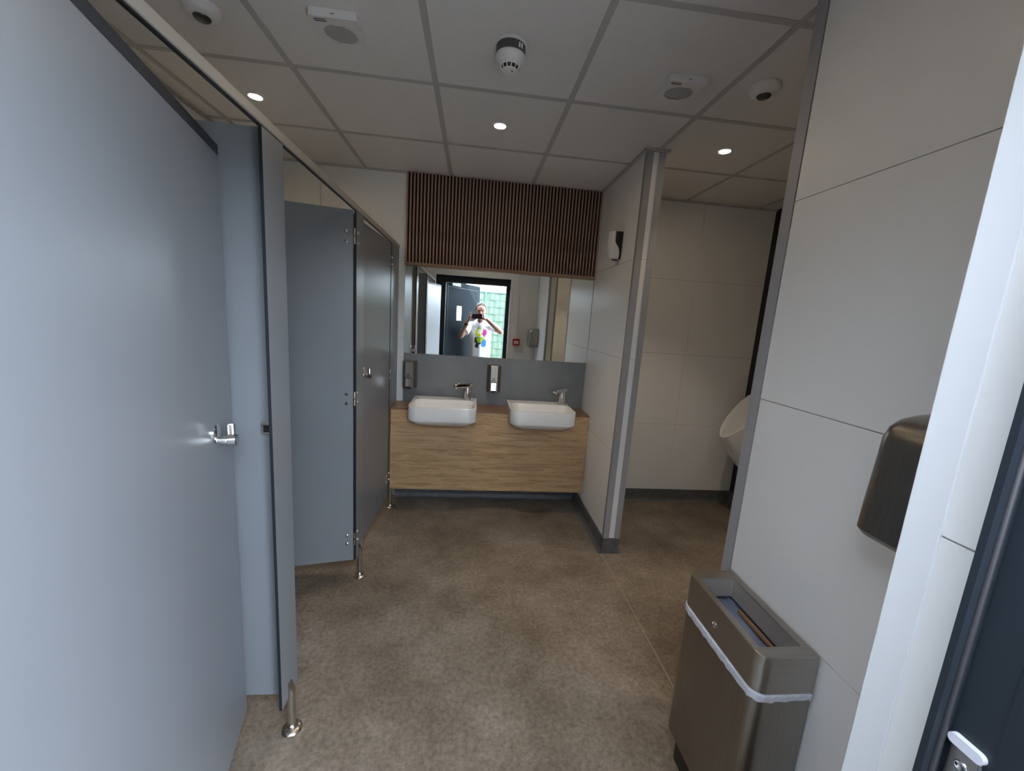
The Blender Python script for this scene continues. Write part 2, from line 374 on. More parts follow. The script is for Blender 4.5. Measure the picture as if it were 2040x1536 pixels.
def door(hx, hy, ang, width, z0, z1, label, knob_z, seal=False, toward=-1, hz=(1.817, 1.036, .269), knob_d=.095):
    """leaf hinged at (hx,hy); local x along the leaf from hinge, local y = outer face normal side"""
    d = Vector((math.sin(math.radians(ang[0])), math.cos(math.radians(ang[0])), 0)); n = Vector((d.y, -d.x, 0)) if ang[1] > 0 else Vector((-d.y, d.x, 0))
    T = Matrix(((d.x, n.x, 0, hx), (d.y, n.y, 0, hy), (0, 0, 1, 0), (0, 0, 0, 1)))
    lf = hpl('cubicle_door', 0, width, -.013, 0, z0, z1, 'y', cu, T); lf['label'] = label
    def put(nm, bm, m, par=lf, sm=None):
        bmesh.ops.transform(bm, matrix=T, verts=bm.verts); return obj(nm, bm, m, par, sm)
    if seal: put('top_seal', box(0, width, -.015, .0015, z1, z1 + .024), SEAL)
    kx = width - knob_d
    bm = bmesh.new(); lathe(bm, (kx, 0, knob_z + .012), (0, 1, 0), [(0, .026), (.004, .026), (.006, .023)], 24); kp = put('lock_rosette', bm, CHROME, lf, True)
    bm = bmesh.new(); bx(bm, kx - .004, kx + .012, .028, .043, knob_z + .006, knob_z + .040, 0, .004, 2)
    put('lock_indicator', bm, CHROME, kp)
    bm = bmesh.new(); lathe(bm, (kx, .005, knob_z - .006), (0, 1, 0), [(0, .010), (.008, .010), (.009, .0150), (.022, .0165), (.023, .0140), (.025, .0140), (.026, .0165), (.042, .0165), (.0445, .0145)], 24); put('thumb_turn', bm, CHROME, kp, True)
    for z in hz:
        bm = bmesh.new(); lathe(bm, (-.006, -.004, z - .036), (0, 0, 1), [(0, .006), (.034, .006)], 12); lathe(bm, (-.006, -.004, z + .002), (0, 0, 1), [(0, .006), (.034, .006)], 12)
        h = put('hinge', bm, SATIN, lf, True)
        for dz in (-.024, .024):
            bm = bmesh.new(); lathe(bm, (.030, 0, z + dz), (0, 1, 0), [(0, .0085), (.0025, .008), (.004, .005), (.003, .0045), (.003, .0002)], 14); put('hinge_screw', bm, CHROME, h, True)
    return lf
# first cubicle: swung inwards, hinged near the entrance
fx, fy = -.700, 1.208; hx, hy = -.483, .390
door(hx, hy, (math.degrees(math.atan2(fx - hx, fy - hy)), 1), math.hypot(fx - hx, fy - hy), .123, 1.861, 'large grey door of the nearest cubicle, slightly open', 1.121, seal=True, hz=(), knob_d=.140)
# second cubicle: hinged at the far side, standing open inside
door(-.583, 2.004, (180 + 78, -1), .690, .149, 1.932, 'grey door of the middle cubicle, wide open inwards', 1.105)
# third cubicle: nearly closed
door(-.576, 2.822, (180 + 2.6, -1), .668, .118, 1.930, 'grey door of the far cubicle, almost closed', 1.122)
# screws of the hinges on the pilasters and the lock keeper
for (y, zs) in ((2.045, (1.817, 1.036, .269)), (2.850, (1.817, 1.036, .269))):
    for z in zs:
        for dz in (-.024, .024):
            bm = bmesh.new(); lathe(bm, (XC, y, z + dz), (1, 0, 0), [(0, .0085), (.0025, .008), (.004, .005), (.003, .0045), (.003, .0002)], 14); obj('pilaster_screw', bm, CHROME, cu, True)
bm = bmesh.new(); bx(bm, XC - .052, XC - .020, 1.219, 1.231, 1.088, 1.126, 0, .003, 1); kp = obj('lock_keeper', bm, SATIN, cu)
obj('keeper_slot', box(XC - .044, XC - .024, 1.2175, 1.220, 1.096, 1.118), BLACK, kp)

# ------------------------------------------------------------------ vanity, worktop, basins, taps
YV = 2.862; ZW = .787
BAS = [-.187, .527]; BW = .238
vn = thing('vanity_unit', 'light oak front panel of the wall-hung vanity below the basins', 'vanity', ((XC + XP) / 2, YV, .166))
x0, x1 = XC + .004, XP - .003
poly = [(x0, .166), (x1, .166), (x1, ZW - .008)]
for c in reversed(BAS): poly += [(c + BW - .004, ZW - .008), (c + BW - .012, .752), (c + .165, .703), (c - .165, .703), (c - BW + .012, .752), (c - BW + .004, ZW - .008)]
poly += [(x0, ZW - .008)]
bm = bmesh.new(); prism(bm, [(x, YV, z) for x, z in poly], (0, .019, 0)); obj('front_panel', bm, OAK, vn)
for xb in (x0 + .05, x1 - .08): obj('wall_bracket', box(xb, xb + .03, YV + .019, YB - .002, .22, .70), HPLD, vn)
bm = bmesh.new()
xs = [x0] + [v for c in BAS for v in (c - BW + .003, c + BW - .003)] + [x1]
for i in range(0, len(xs), 2): bx(bm, xs[i], xs[i + 1], YV - .003, YB - .003, ZW - .0075, ZW + .006)
for c in BAS: bx(bm, c - BW + .003, c + BW - .003, 3.052, YB - .003, ZW - .0075, ZW + .006)
wt = tag(obj('worktop', bm, OAKTOP), 'dark brown wooden worktop running behind both basins', 'worktop')

def basin(c, label):
    t = thing('basin', label, 'basin', (c, 2.86, .693), 'semi-recessed white basins')
    yb, yf = 3.050, 2.662; zr = .850; N = 7
    def outline(s, ys=1.0, r=.062):
        o = rrect(-BW * s, BW * s, -(yb - yf) * ys, 0, r, N, (0, 0, 1, 1)); return [(c + x, yb + y) for x, y in o]
    def D(s, y0, y1, z, r):
        o = rrect(-s, s, y0, y1, r, N, (1, 1, 1, 1)); return [Vector((c + x, y, z)) for x, y in o]
    bm = bmesh.new()
    R = [[Vector((c + (x) * 1.0, y, z)) for x, y in rrect(-hw, hw, y0, yb, r, N, (0, 0, 1, 1))] for hw, y0, z, r in
         ((.130, 2.800, .693, .05), (.165, 2.752, .696, .06), (.205, 2.700, .720, .065), (.228, 2.672, .741, .066), (BW - .0015, yf + .001, .751, .066), (BW, yf, .757, .066), (BW, yf, zr - .006, .066), (BW - .0015, yf + .0015, zr - .001, .065), (BW - .004, yf + .004, zr, .063))]
    loft(bm, R, True, False)
    # bowl with an arched back edge; same vertex count as the outer outline
    def bowl(hw, y0, y1, z, r, arch):
        out = []
        for x, y in rrect(-hw, hw, y0, y1, r, N, (1, 1, 1, 1)):
            if y > (y0 + y1) / 2: y = y + arch * (1 - (x / hw) ** 2)
            out.append(Vector((c + x, y, z)))
        return out
    Bs = [bowl(.217, yf + .018, 2.935, zr - .0005, .050, .030), bowl(.214, yf + .021, 2.932, zr - .004, .050, .030), bowl(.205, yf + .034, 2.925, zr - .035, .055, .030), bowl(.188, yf + .055, 2.912, zr - .070, .06, .026), bowl(.14, yf + .095, 2.88, zr - .088, .05, .015)]
    bm2 = bm; top = [v for v in bm.verts if abs(v.co.z - zr) < 1e-5]
    top.sort(key=lambda v: v.index); n = len(R[0])
    bm.verts.ensure_lookup_table(); rim = bm.verts[-n:]
    first = [bm.verts.new(p) for p in Bs[0]]
    for i in range(n): bm.faces.new((rim[i], rim[(i + 1) % n], first[(i + 1) % n], first[i])).smooth = True
    prev = first
    for b_ in Bs[1:]:
        cur = [bm.verts.new(p) for p in b_]
        for i in range(n): bm.faces.new((prev[i], prev[(i + 1) % n], cur[(i + 1) % n], cur[i])).smooth = True
        prev = cur
    bm.faces.new(prev)
    obj('bowl', bm, CERAM, t, True)
    bm = bmesh.new(); lathe(bm, (c + .018, 2.952, zr - .030), (0, -1, .12), [(0, .0135), (.006, .0135), (.008, .012), (.008, .0085), (.004, .0082), (.004, .0002)], 20); obj('overflow_ring', bm, CHROME, t, True)
    bm = bmesh.new(); lathe(bm, (c, 2.80, zr - .0895), (0, 0, 1), [(0, .024), (.004, .024), (.007, .018), (.007, .0002)], 20); obj('waste', bm, CHROME, t, True)
    return t
basin(BAS[0], 'left white ceramic basin, nearer the cubicles'); basin(BAS[1], 'right white ceramic basin, beside the short partition')

def tap(x, y, ang, label):
    t = thing('tap', label, 'tap', (x, y, .850), 'chrome sensor taps'); d = Vector((math.cos(ang), math.sin(ang), 0)); s = Vector((-d.y, d.x, 0)); up = Vector((0, 0, 1))
    bm = bmesh.new(); lathe(bm, (x, y, .8505), (0, 0, 1), [(0, .0310), (.004, .0310), (.006, .0285), (.098, .0275), (.112, .0275)], 24); obj('body', bm, CHROME, t, True)
    o = Vector((x, y, .962)); bm = bmesh.new(); rings = []
    for k, (q, w_, h, dz) in enumerate(((-.030, .018, .024, .0), (-.028, .0275, .034, .0), (.0, .0285, .036, .0), (.04, .0235, .034, .001), (.080, .0215, .031, .002), (.108, .0205, .029, .001), (.116, .0185, .024, .0), (.119, .012, .014, -.001))):
        rings.append([o + d * q + s * a + up * (b_ + dz) for a, b_ in rrect(-w_, w_, -h / 2, h / 2, min(w_, h / 2) * .55, 4)])
    loft(bm, rings); sp_ = obj('spout', bm, CHROME, t, True)
    bm = bmesh.new(); p = o + d * .098 + up * -.014; lathe(bm, p, (0, 0, -1), [(-.002, .0115), (.008, .0115), (.009, .009), (.007, .0085), (.007, .0002)], 18); obj('aerator', bm, CHROME, sp_, True)
    bm = bmesh.new(); lathe(bm, Vector((x, y, .905)) + d * .019, d, [(0, .006), (.003, .0055), (.0035, .0002)], 12); obj('sensor_eye', bm, BLACK, t, True)
tap(-.022, 2.985, math.radians(210), 'chrome sensor tap on the left basin'); tap(.715, 2.985, math.radians(228), 'chrome sensor tap on the right basin')

# ------------------------------------------------------------------ splashback, mirror, slat panel
XM0, XM1 = -.5245, XP - .0015
tag(obj('splashback', box(XM0, XM1, YB - .006, YB - .0005, ZW + .006, 1.172), SPLASH), 'dark grey stone-look splashback between basins and mirror', 'splashback')
mm = bpy.data.materials.new('mirror_glass'); mm.use_nodes = True; b = mm.node_tree.nodes['Principled BSDF']
b.inputs['Base Color'].default_value = (.88, .915, .905, 1); b.inputs['Metallic'].default_value = 1; b.inputs['Roughness'].default_value = 0.0
bm = bmesh.new(); bx(bm, XM0, XM1 - .002, YB - .007, YB - .0015, 1.173, 1.822); bm.normal_update()
for f in bm.faces: f.material_index = 0 if f.normal.y < -.5 else 1
tag(obj('wall_mirror', bm, [mm, M('mirror_edge', (.10, .14, .13), .3)]), 'wide frameless wall mirror above the basins', 'mirror')
sl = thing('slat_panel', 'brown vertical wood slat panel above the mirror', 'wall panel', ((XM0 + XM1) / 2, YB - .02, 1.823))
obj('backing', box(XM0, XM1, YB - .012, YB - .001, 1.846, HC - .002), SLATB, sl)
bt = bmesh.new(); bx(bt, XM0, XM1, YB - .034, YB - .001, 1.823, 1.846, 0, .002, 1); obj('bottom_rail', bt, wood('walnut_rail', (.21, .12, .075), (.26, .155, .10), (.31, .195, .13), .5), sl)
NS = 59; pitch = (XM1 - XM0 - .011) / (NS - 1); me = None
for i in range(NS):
    if me is None:
        bm = bmesh.new(); bx(bm, -.0050, .0050, -.030, -.012, 1.846, HC - .002); so = obj('slat', bm, SLATW, sl); me = so.data
        so.matrix_parent_inverse = Matrix.Translation(sl.location).inverted()
    else:
        so = bpy.data.objects.new('slat', me); COL.objects.link(so); so.parent = sl; so.matrix_parent_inverse = Matrix.Translation(sl.location).inverted()
    so.location = (XM0 + .0055 + i * pitch, YB, 0)

# ------------------------------------------------------------------ soap dispensers
def dispenser(cx, label):
    t = thing('soap_dispenser', label, 'soap dispenser', (cx, YB - .007, .90), 'steel soap dispensers'); yb = YB - .0065; yf = YB - .088; z0, z1 = .910, 1.118; hw = .054
    prof = [(-hw, yb), (-hw, yf + .045), (-hw + .008, yf + .022), (-.034, yf + .003), (-.026, yf), (.026, yf), (.034, yf + .003), (hw - .008, yf + .022), (hw, yf + .045), (hw, yb)]
    bm = bmesh.new(); loft(bm, [[Vector((cx + x * s, yb + (y - yb) * s, z)) for x, y in prof] for z, s in ((z0, .96), (z0 + .004, 1), (z1 - .006, 1), (z1, .94))], smooth=False); obj('cover', bm, STEEL, t)
    def tri(r, y, d, m, nm, par):
        bm = bmesh.new(); prism(bm, [(cx - .004 + r * .92, y, 1.010 - r * .5), (cx - .004 - r * .92, y, 1.010 - r * .5), (cx - .004, y, 1.010 + r * .95)], (0, d, 0)); return obj(nm, bm, m, par)
    k = tri(.0175, yf - .0008, .001, BLACK, 'warning_triangle', t); tri(.0095, yf - .0012, .0006, STEEL, 'triangle_centre', k)
    lv = obj('push_lever', box(cx - .022, cx + .018, yf - .010, yf + .001, .925, .988, .002, 1), M('polished_lever', (.92, .92, .93), .12, 1.0), t)
    obj('lever_gap', box(cx - .023, cx + .019, yf - .003, yf + .001, .914, .924), BLACK, t)
    obj('lever_surround', box(cx - .0245, cx + .0205, yf - .0012, yf + .0005, .922, .993), HPLD, t)
    bm = bmesh.new(); tube(bm, [(cx - .003, yf + .012, .912), (cx - .003, yf + .012, .903)], .006, 12); obj('nozzle', bm, BLACK, t)
dispenser(-.470, 'steel soap dispenser at the left end of the splashback'); dispenser(.177, 'steel soap dispenser between the two basins')

# ------------------------------------------------------------------ air freshener on the partition
t = thing('air_freshener', 'black and white wave-fronted air freshener high on the short partition', 'air freshener', (XP, 2.60, 1.905))
yc = 2.600; z0, z1 = 1.908, 2.075
def af(name, xa, xb, m, hw=.047, curve=False):
    bm = bmesh.new(); rings = []
    for k in range(13):
        u = k / 12; z = z0 + (z1 - z0) * u; s = min(1, .55 + 1.25 * math.sqrt(max(u, 0)) * .6) if u < .5 else 1; h = hw * min(1, .62 + .9 * math.sqrt(u) * .55 + .1)
        dpt = (xa if not curve else xa) * (1 if u > .35 else .72 + .8 * u)
        back = xb if not curve else xb(u)
        rings.append([Vector((XP - .001 - x, yc + y, z)) for x, y in ((back, -h), (dpt * .62, -h), (dpt * .9, -h * .75), (dpt, -h * .3), (dpt, h * .3), (dpt * .9, h * .75), (dpt * .62, h), (back, h))])
    loft(bm, rings); return obj(name, bm, m, t, True)
af('back_shell', .058, .0, BLACK)
af('wave_cover', .078, lambda u: .014 + .042 * (0.5 + 0.5 * math.tanh((u - .50) * 6.5)) if u > .05 else .014, WPLAST, .0485, True)

# ------------------------------------------------------------------ ceiling fittings
EM = M('lamp_glow', (1, 1, 1), .5, emit=((1.0, .80, .55), 14.0))
def downlight(x, y, label, watt=1.6):
    t = thing('downlight', label, 'ceiling light', (x, y, HC), 'recessed ceiling spotlights')
    bm = bmesh.new(); lathe(bm, (x, y, HC + .0025), (0, 0, -1), [(0, .041), (.004, .040), (.0055, .037), (.0055, .030), (.0005, .027)], 32, True, False); obj('bezel', bm, WPLAST, t, True)
    bm = bmesh.new(); lathe(bm, (x, y, HC + .0018), (0, 0, -1), [(0, .0265), (.0022, .024), (.0036, .012), (.004, .0002)], 24); obj('lamp_lens', bm, EM, t, True)
    l = bpy.data.lights.new('downlight_beam', 'SPOT'); l.energy = watt; l.spot_size = math.radians(85); l.spot_blend = .7; l.color = (1, .83, .62); l.shadow_soft_size = .02
    lo = bpy.data.objects.new('downlight_beam', l); COL.objects.link(lo); lo.parent = t; lo.location = (0, 0, -.012)
downlight(-1.113, 2.245, 'glowing recessed spotlight over the cubicles'); downlight(.084, 2.247, 'glowing recessed spotlight over the open floor before the basins'); downlight(1.320, 2.232, 'glowing recessed spotlight in the urinal bay')
downlight(.084, 1.043, 'recessed spotlight in the ceiling just inside the entrance', .45); downlight(1.320, 1.043, 'recessed spotlight at the near end of the urinal bay')

t = thing('smoke_detector', 'white smoke detector with clear ring base on the ceiling', 'smoke detector', (.085, 1.632, HC))
x, y = .085, 1.632
bm = bmesh.new(); lathe(bm, (x, y, HC + .003), (0, 0, -1), [(0, .060), (.006, .059), (.008, .056)], 36); obj('mount_plate', bm, WPLAST, t, True)
bm = bmesh.new(); lathe(bm, (x, y, HC - .005), (0, 0, -1), [(0, .0545), (.028, .0545)], 36); obj('ring_base', bm, M('dark_clear_ring', (.075, .075, .075), .12), t, True)
for k, a in enumerate((-1.05, -.85)):
    bm = bmesh.new(); c_, s_ = math.cos(a), math.sin(a); bx(bm, x + c_ * .0545 - .002, x + c_ * .0545 + .003, y + s_ * .0545 - .003, y + s_ * .0545, HC - .027, HC - .012); obj('base_mark', bm, WPLAST, t)
bm = bmesh.new(); lathe(bm, (x, y, HC - .033), (0, 0, -1), [(0, .0535), (.004, .055), (.014, .0535), (.024, .047), (.032, .038), (.036, .034)], 36); obj('housing', bm, WPLAST, t, True)
bm = bmesh.new(); lathe(bm, (x, y, HC - .0685), (0, 0, -1), [(0, .0325), (.0125, .0275)], 24); obj('sensing_chamber', bm, BLACK, t, True)
for k in range(12):
    a = 2 * PI * k / 12 + .1; bm = bmesh.new(); tube(bm, [(x + .0395 * math.cos(a), y + .0395 * math.sin(a), HC - .062), (x + .034 * math.cos(a), y + .034 * math.sin(a), HC - .072), (x + .027 * math.cos(a), y + .027 * math.sin(a), HC - .083)], .0022, 6); obj('vent_rib', bm, WPLAST, t)
bm = bmesh.new(); lathe(bm, (x, y, HC - .080), (0, 0, -1), [(0, .029), (.003, .0275), (.006, .018), (.006, .0002)], 28); cp = obj('end_cap', bm, WPLAST, t, True)
bm = bmesh.new(); lathe(bm, (x - .006, y - .008, HC - .0855), (0, 0, -1), [(0, .003), (.002, .002), (.0025, .0002)], 10); obj('indicator', bm, CHROME, cp, True)
bm = bmesh.new(); bx(bm, x + .004, x + .012, y - .012, y - .008, HC - .0865, HC - .0855); obj('test_slot', bm, BLACK, cp)

def pir(x, y, tx, ty, label):
    t = thing('motion_sensor', label, 'motion sensor', (x, y, HC), 'dome motion sensors')
    bm = bmesh.new(); lathe(bm, (x, y, HC + .003), (0, 0, -1), [(0, .056), (.008, .0565), (.012, .0545), (.0125, .053)], 40); obj('mount_ring', bm, WPLAST, t, True)
    bm = bmesh.new(); lathe(bm, (x, y, HC - .0095), (0, 0, -1), [(0, .0545), (.006, .0535), (.013, .0490), (.018, .0415), (.0210, .031), (.0215, .0265), (.0205, .0002)], 40); dm = obj('dome', bm, WPLAST, t, True)
    bm = bmesh.new(); lathe(bm, (x, y, HC - .0290), (0, 0, -1), [(0, .0270), (.004, .0265), (.0085, .0225), (.0105, .014), (.011, .0002)], 28); obj('sensor_lens', bm, M('smoked_lens', (.035, .036, .038), .25), dm, True)
pir(-.985, 1.655, .45, .35, 'white dome motion sensor above the cubicles'); pir(1.115, 1.665, -.3, .2, 'white dome motion sensor in front of the urinal bay')

def speaker(cx, cy, label):
    t = thing('ceiling_speaker', label, 'speaker', (cx, cy, HC), 'square ceiling speakers'); h = .081
    bm = bmesh.new(); n = 9; rings = []
    for k in range(2):
        pass
    top = [Vector((cx + x, cy + y, HC + .002)) for x, y in rrect(-h, h, -h, h, .006, 3)]
    low = []
    for x, y in rrect(-h, h, -h, h, .006, 3):
        dz = .024 if y < 0 else .010; low.append(Vector((cx + x * .985, cy + y * .985, HC - dz)))
    loft(bm, [top, low], smooth=False); body = obj('housing', bm, WPLAST, t)
    def on(x, y, off): # point on the sloping face
        u = (y + h) / (2 * h); return Vector((cx + x, cy + y, HC - (.024 - .014 * u) - off))
    for k in range(11):
        y = -.036 + k * .0098; hw = math.sqrt(max(.0, .056 ** 2 - (y - .013) ** 2))
        if hw < .012: continue
        bm = bmesh.new(); p = [on(-hw, y, .0006), on(hw, y, .0006), on(hw, y + .0046, .0006), on(-hw, y + .0046, .0006)]
        prism(bm, p, (0, 0, -.0003)); obj('grille_slot', bm, M('speaker_slot', (.34, .335, .33), .7), t)
    # small oval badge outline
    bm = bmesh.new(); o = [on(x, y, .0008) for x, y in rrect(-.066, -.026, -.066, -.054, .0055, 4)]; tube(bm, o + [o[0]], .0010, 5); 
    for x in (-.058, -.050, -.042, -.034): tube(bm, [on(x - .002, -.0625, .0008), on(x + .002, -.0575, .0008)], .0008, 4)
    obj('badge', bm, BLACK, t)
    bm = bmesh.new(); bx(bm, cx - .006, cx + .006, cy - h - .0008, cy - h + .001, HC - .014, HC - .011); obj('side_slot', bm, M('slot_grey', (.25, .25, .25), .6), t)
speaker(-.527, 1.655, 'square white slatted speaker on the ceiling above the cubicle front'); speaker(.795, 1.735, 'square white slatted speaker on the ceiling before the urinal bay')

# ------------------------------------------------------------------ waste bin
t = thing('waste_bin', 'brushed steel open-top waste bin against the right wall', 'bin', (.835, .957, 0))
bx0, bx1, by0, by1, bz = .752, .909, .783, 1.130, .698
def ring(z, e=0.0, r=.034): return [Vector((x, y, z)) for x, y in rrect(bx0 + e, bx1 - e * .3, by0 + e, by1 - e, r, 7, (0, 1, 1, 0))]
bm = bmesh.new(); loft(bm, [ring(.104, .004), ring(.108), ring(.588), ring(.5885, .004)], True, False); obj('body', bm, STEEL, t, True)
bm = bmesh.new()
R0 = [ring(.592, .003), ring(.5925, -.0012), ring(bz - .002, -.0012), ring(bz, .0008)]
RR = loft(bm, R0, False, False); n = len(R0[0])
ox0, ox1, oy0, oy1 = .771, .886, .817, 1.089
def orc(z, ty=0, tx=0): return [Vector((x, y, z)) for x, y in rrect(ox0 + tx, ox1 - tx, oy0 + ty, oy1 - ty, .004, 7, (1, 1, 1, 1))]
prev = RR[-1]
for z, ty, tx in ((bz, 0, 0), (bz - .003, .001, .001), (bz - .062, .005, .003)):
    cur = [bm.verts.new(p) for p in orc(z, ty, tx)]
    for i in range(n): f = bm.faces.new((prev[i], prev[(i + 1) % n], cur[(i + 1) % n], cur[i])); f.smooth = True; f.material_index = 1 if z < bz - .05 else 0
    prev = cur
obj('lid_frame', bm, [STEELH, M('matt_inner_steel', (.42, .395, .37), .45, .6, var=.08, scale=10)], t, True)
bm = bmesh.new(); loft(bm, [[Vector((x, y, z)) for x, y in rrect(bx0 + .014, bx1 - .012, by0 + .014, by1 - .014, .03, 7)] for z in (.610, .618)], True, False); obj('liner_bag', bm, M('blue_grey_bag', (.22, .25, .34), .35, var=.35, scale=9, aniso=(6, 1, .6)), t, True)
bm = bmesh.new(); loft(bm, [ring(.0015, .022), ring(.105, .022)]); obj('plinth', bm, BLACK, t, True)
# folded-over bag rim, bulging out in the seam below the lid
bm = bmesh.new(); rr = []
base = rrect(bx0 - .001, bx1 - .002, by0 - .001, by1 + .001, .034, 7, (0, 1, 1, 0))
pts = [(x, y) for x, y in base if not (x > bx1 - .006 and by0 + .004 < y < by1 - .004)]
pts = sorted(pts, key=lambda q: math.atan2(q[1] - (by0 + by1) / 2, q[0] - .95) % (2 * PI))
dense = []
for i in range(len(pts) - 1):
    a, b_ = Vector((*pts[i], 0)), Vector((*pts[i + 1], 0)); k = max(1, int((b_ - a).length / .012))
    for j in range(k): dense.append(a.lerp(b_, j / k))
dense.append(Vector((*pts[-1], 0))); rings = []; cxy = Vector((.835, .957, 0))
for i, p in enumerate(dense):
    u = i / (len(dense) - 1); nrm = (p - cxy); nrm = Vector((nrm.x * 2.2, nrm.y * .9, 0)).normalized()
    h = .010 + .015 * math.sin(PI * min(1, u * 1.02)) ** .7 + .002 * math.sin(i * 1.9) + (.006 if u > .9 or u < .06 else 0); zt = .5905
    bul = .0035 + .002 * math.sin(i * 2.7)
    rings.append([p + nrm * -.003 + Vector((0, 0, zt)), p + nrm * (bul * .8) + Vector((0, 0, zt - h * .15)), p + nrm * bul + Vector((0, 0, zt - h * .55)), p + nrm * (bul * .5) + Vector((0, 0, zt - h)), p + nrm * -.003 + Vector((0, 0, zt - h))])
loft(bm, rings, cyc=True); obj('bag_rim', bm, M('white_bag', (.62, .64, .72), .35, var=.12, scale=40), t, True)
bm = bmesh.new(); lathe(bm, (bx0 - .001, .964, .636), (-1, 0, 0), [(0, .0095), (.002, .009), (.003, .0065), (.001, .006), (.001, .0035), (.0025, .003), (.0025, .0002)], 18); obj('lid_lock', bm, CHROME, t, True)
obj('inner_rod', box(ox1 - .016, ox1 - .008, oy0 + .01, oy1 - .06, .624, .632), M('copper_edge', (.42, .24, .12), .4, .6), t)

# ------------------------------------------------------------------ hand dryer on the right wall
t = thing('hand_dryer', 'brushed steel wall hand dryer above the waste bin', 'hand dryer', (XP, .55, 1.11))
y0, y1 = .430, .672; rings = []
for z, dp, e in ((1.110, .122, .010), (1.114, .133, .004), (1.124, .140, 0), (1.17, .1375, 0), (1.25, .132, 0), (1.308, .128, 0), (1.330, .122, .003), (1.346, .108, .009), (1.356, .084, .016), (1.361, .050, .022), (1.362, .010, .024)):
    yy0, yy1 = y0 + e, y1 - e; r = min(.030, dp * .45)
    rings.append([Vector((XP - .001 - d, y, z)) for d, y in rrect(0, dp, yy0, yy1, r, 6, (1, 0, 0, 1))])
bm = bmesh.new(); loft(bm, rings); cv = obj('cover', bm, STEEL, t, True)
obj('air_outlet', box(XP - .115, XP - .03, .50, .59, 1.103, 1.1115), BLACK, t)
obj('front_label', box(XP - .1410, XP - .1360, .470, .505, 1.135, 1.165), WPLAST, t)

# ------------------------------------------------------------------ alarm call point and cable trunking on the entrance wall
t = thing('alarm_call_point', 'red fire alarm call point on the entrance wall, seen in the mirror', 'alarm button', (.630, YF, 1.10))
RED = M('red_plastic', (.42, .015, .02), .35)
obj('red_box', box(.580, .680, YF + .0005, YF + .060, 1.104, 1.200, .006, 2), RED, t)
obj('white_window', box(.598, .662, YF + .060, YF + .062, 1.128, 1.172), WPLAST, t)
obj('window_text', box(.604, .656, YF + .062, YF + .0623, 1.150, 1.155), RED, t)
tag(obj('cable_trunking', box(.618, .642, YF + .0005, YF + .017, 1.200, HC - .012, .002, 1), WTRIM), 'white cable trunking running up from the red call point', 'trunking')

# ------------------------------------------------------------------ urinal
t = thing('urinal', 'white ceramic urinal on the black wall of the bay', 'urinal', (XR, 2.80, .36))
yc = 2.800; rings = []; NP = 17
def uring(d, w_, z, slope, off=.001):
    o = []
    for k in range(NP):
        a = -PI / 2 + PI * k / (NP - 1); c_ = math.cos(a); o.append(Vector((XR - off - d * c_ ** .9, yc + w_ * math.sin(a), z + slope * (1 - c_ ** 1.3))))
    return o
outer = [uring(.030, .040, .345, 0), uring(.10, .085, .375, 0), uring(.20, .125, .455, .0), uring(.285, .150, .555, .02), uring(.335, .163, .630, .10), uring(.362, .168, .672, .30), uring(.368, .170, .686, .34)]
inner = [uring(.362, .164, .692, .345), uring(.350, .154, .686, .34), uring(.325, .142, .640, .30, .012), uring(.26, .115, .56, .25, .02), uring(.14, .07, .50, .2, .03)]
bm = bmesh.new(); loft(bm, outer + inner, True, True, cyc=False)
# back slab
bx(bm, XR - .03, XR - .001, yc - .165, yc + .165, .50, 1.04, 0, .012, 2)
obj('bowl', bm, CERAM, t, True)
bm = bmesh.new(); lathe(bm, (XR - .0005, yc, 1.20), (-1, 0, 0), [(0, .032), (.006, .032), (.010, .026), (.012, .012), (.013, .0002)], 24); obj('flush_button', bm, CHROME, t, True)

# ------------------------------------------------------------------ outside: ground, fence
gd = struct('ground', box(-14, 14, -14, YO + .02, -.25, -.002), M('pale_concrete_paving', (.25, .245, .235), .9, var=.10, scale=1.5, bump=.2, bscale=40), 'pale paved yard outside the entrance')
fe = thing('mesh_fence', 'green wire fence woven with green plastic strips across the yard', 'fence', (.3, -5.3, 0))
FG = M('fence_green', (.003, .030, .022), .5); PVC = M('green_strip', (.0105, .028, .0175), .6, var=.08, scale=3); YFE = -5.3
for x in (-4.74, -2.22, .30, 2.82, 5.34): obj('post', box(x - .03, x + .03, YFE - .03, YFE + .03, 0, 2.22, .004, 1), FG, fe)
obj('top_rail', box(-5, 5.6, YFE - .02, YFE + .02, 2.16, 2.20), FG, fe)
sm = None
for k in range(11):
    bm = bmesh.new(); z = .02 + k * .195; n = 160; r0 = []; r1 = []
    for i in range(n + 1):
        x = -4.9 + 10.3 * i / n; yy = YFE + .012 * math.sin(2 * PI * x / .40 + PI * (k % 2)); sc_ = .010 * abs(math.sin(PI * x / .20))
        r0.append(Vector((x, yy, z))); r1.append(Vector((x, yy, z + .197 + sc_)))
    for a in range(n):
        bm.faces.new([bm.verts.new(p) for p in (r0[a], r0[a + 1], r1[a + 1], r1[a])])
    bmesh.ops.remove_doubles(bm, verts=bm.verts, dist=.0001)
    bmesh.ops.solidify(bm, geom=bm.faces[:], thickness=.002); obj('privacy_strip', bm, PVC, fe)
bm = bmesh.new()
for k in range(12):
    for dy in (-.017, .017): bx(bm, -4.9, 5.4, YFE + dy - .003, YFE + dy + .003, .014 + k * .195, .020 + k * .195)
for k in range(69):
    x = -4.85 + k * .15
    for dx in (0, .03): bx(bm, x + dx - .0025, x + dx + .0025, YFE + .018, YFE + .023, .02, 2.2)
w_ = obj('wire_mesh', bm, FG, fe); w_['kind'] = 'stuff'

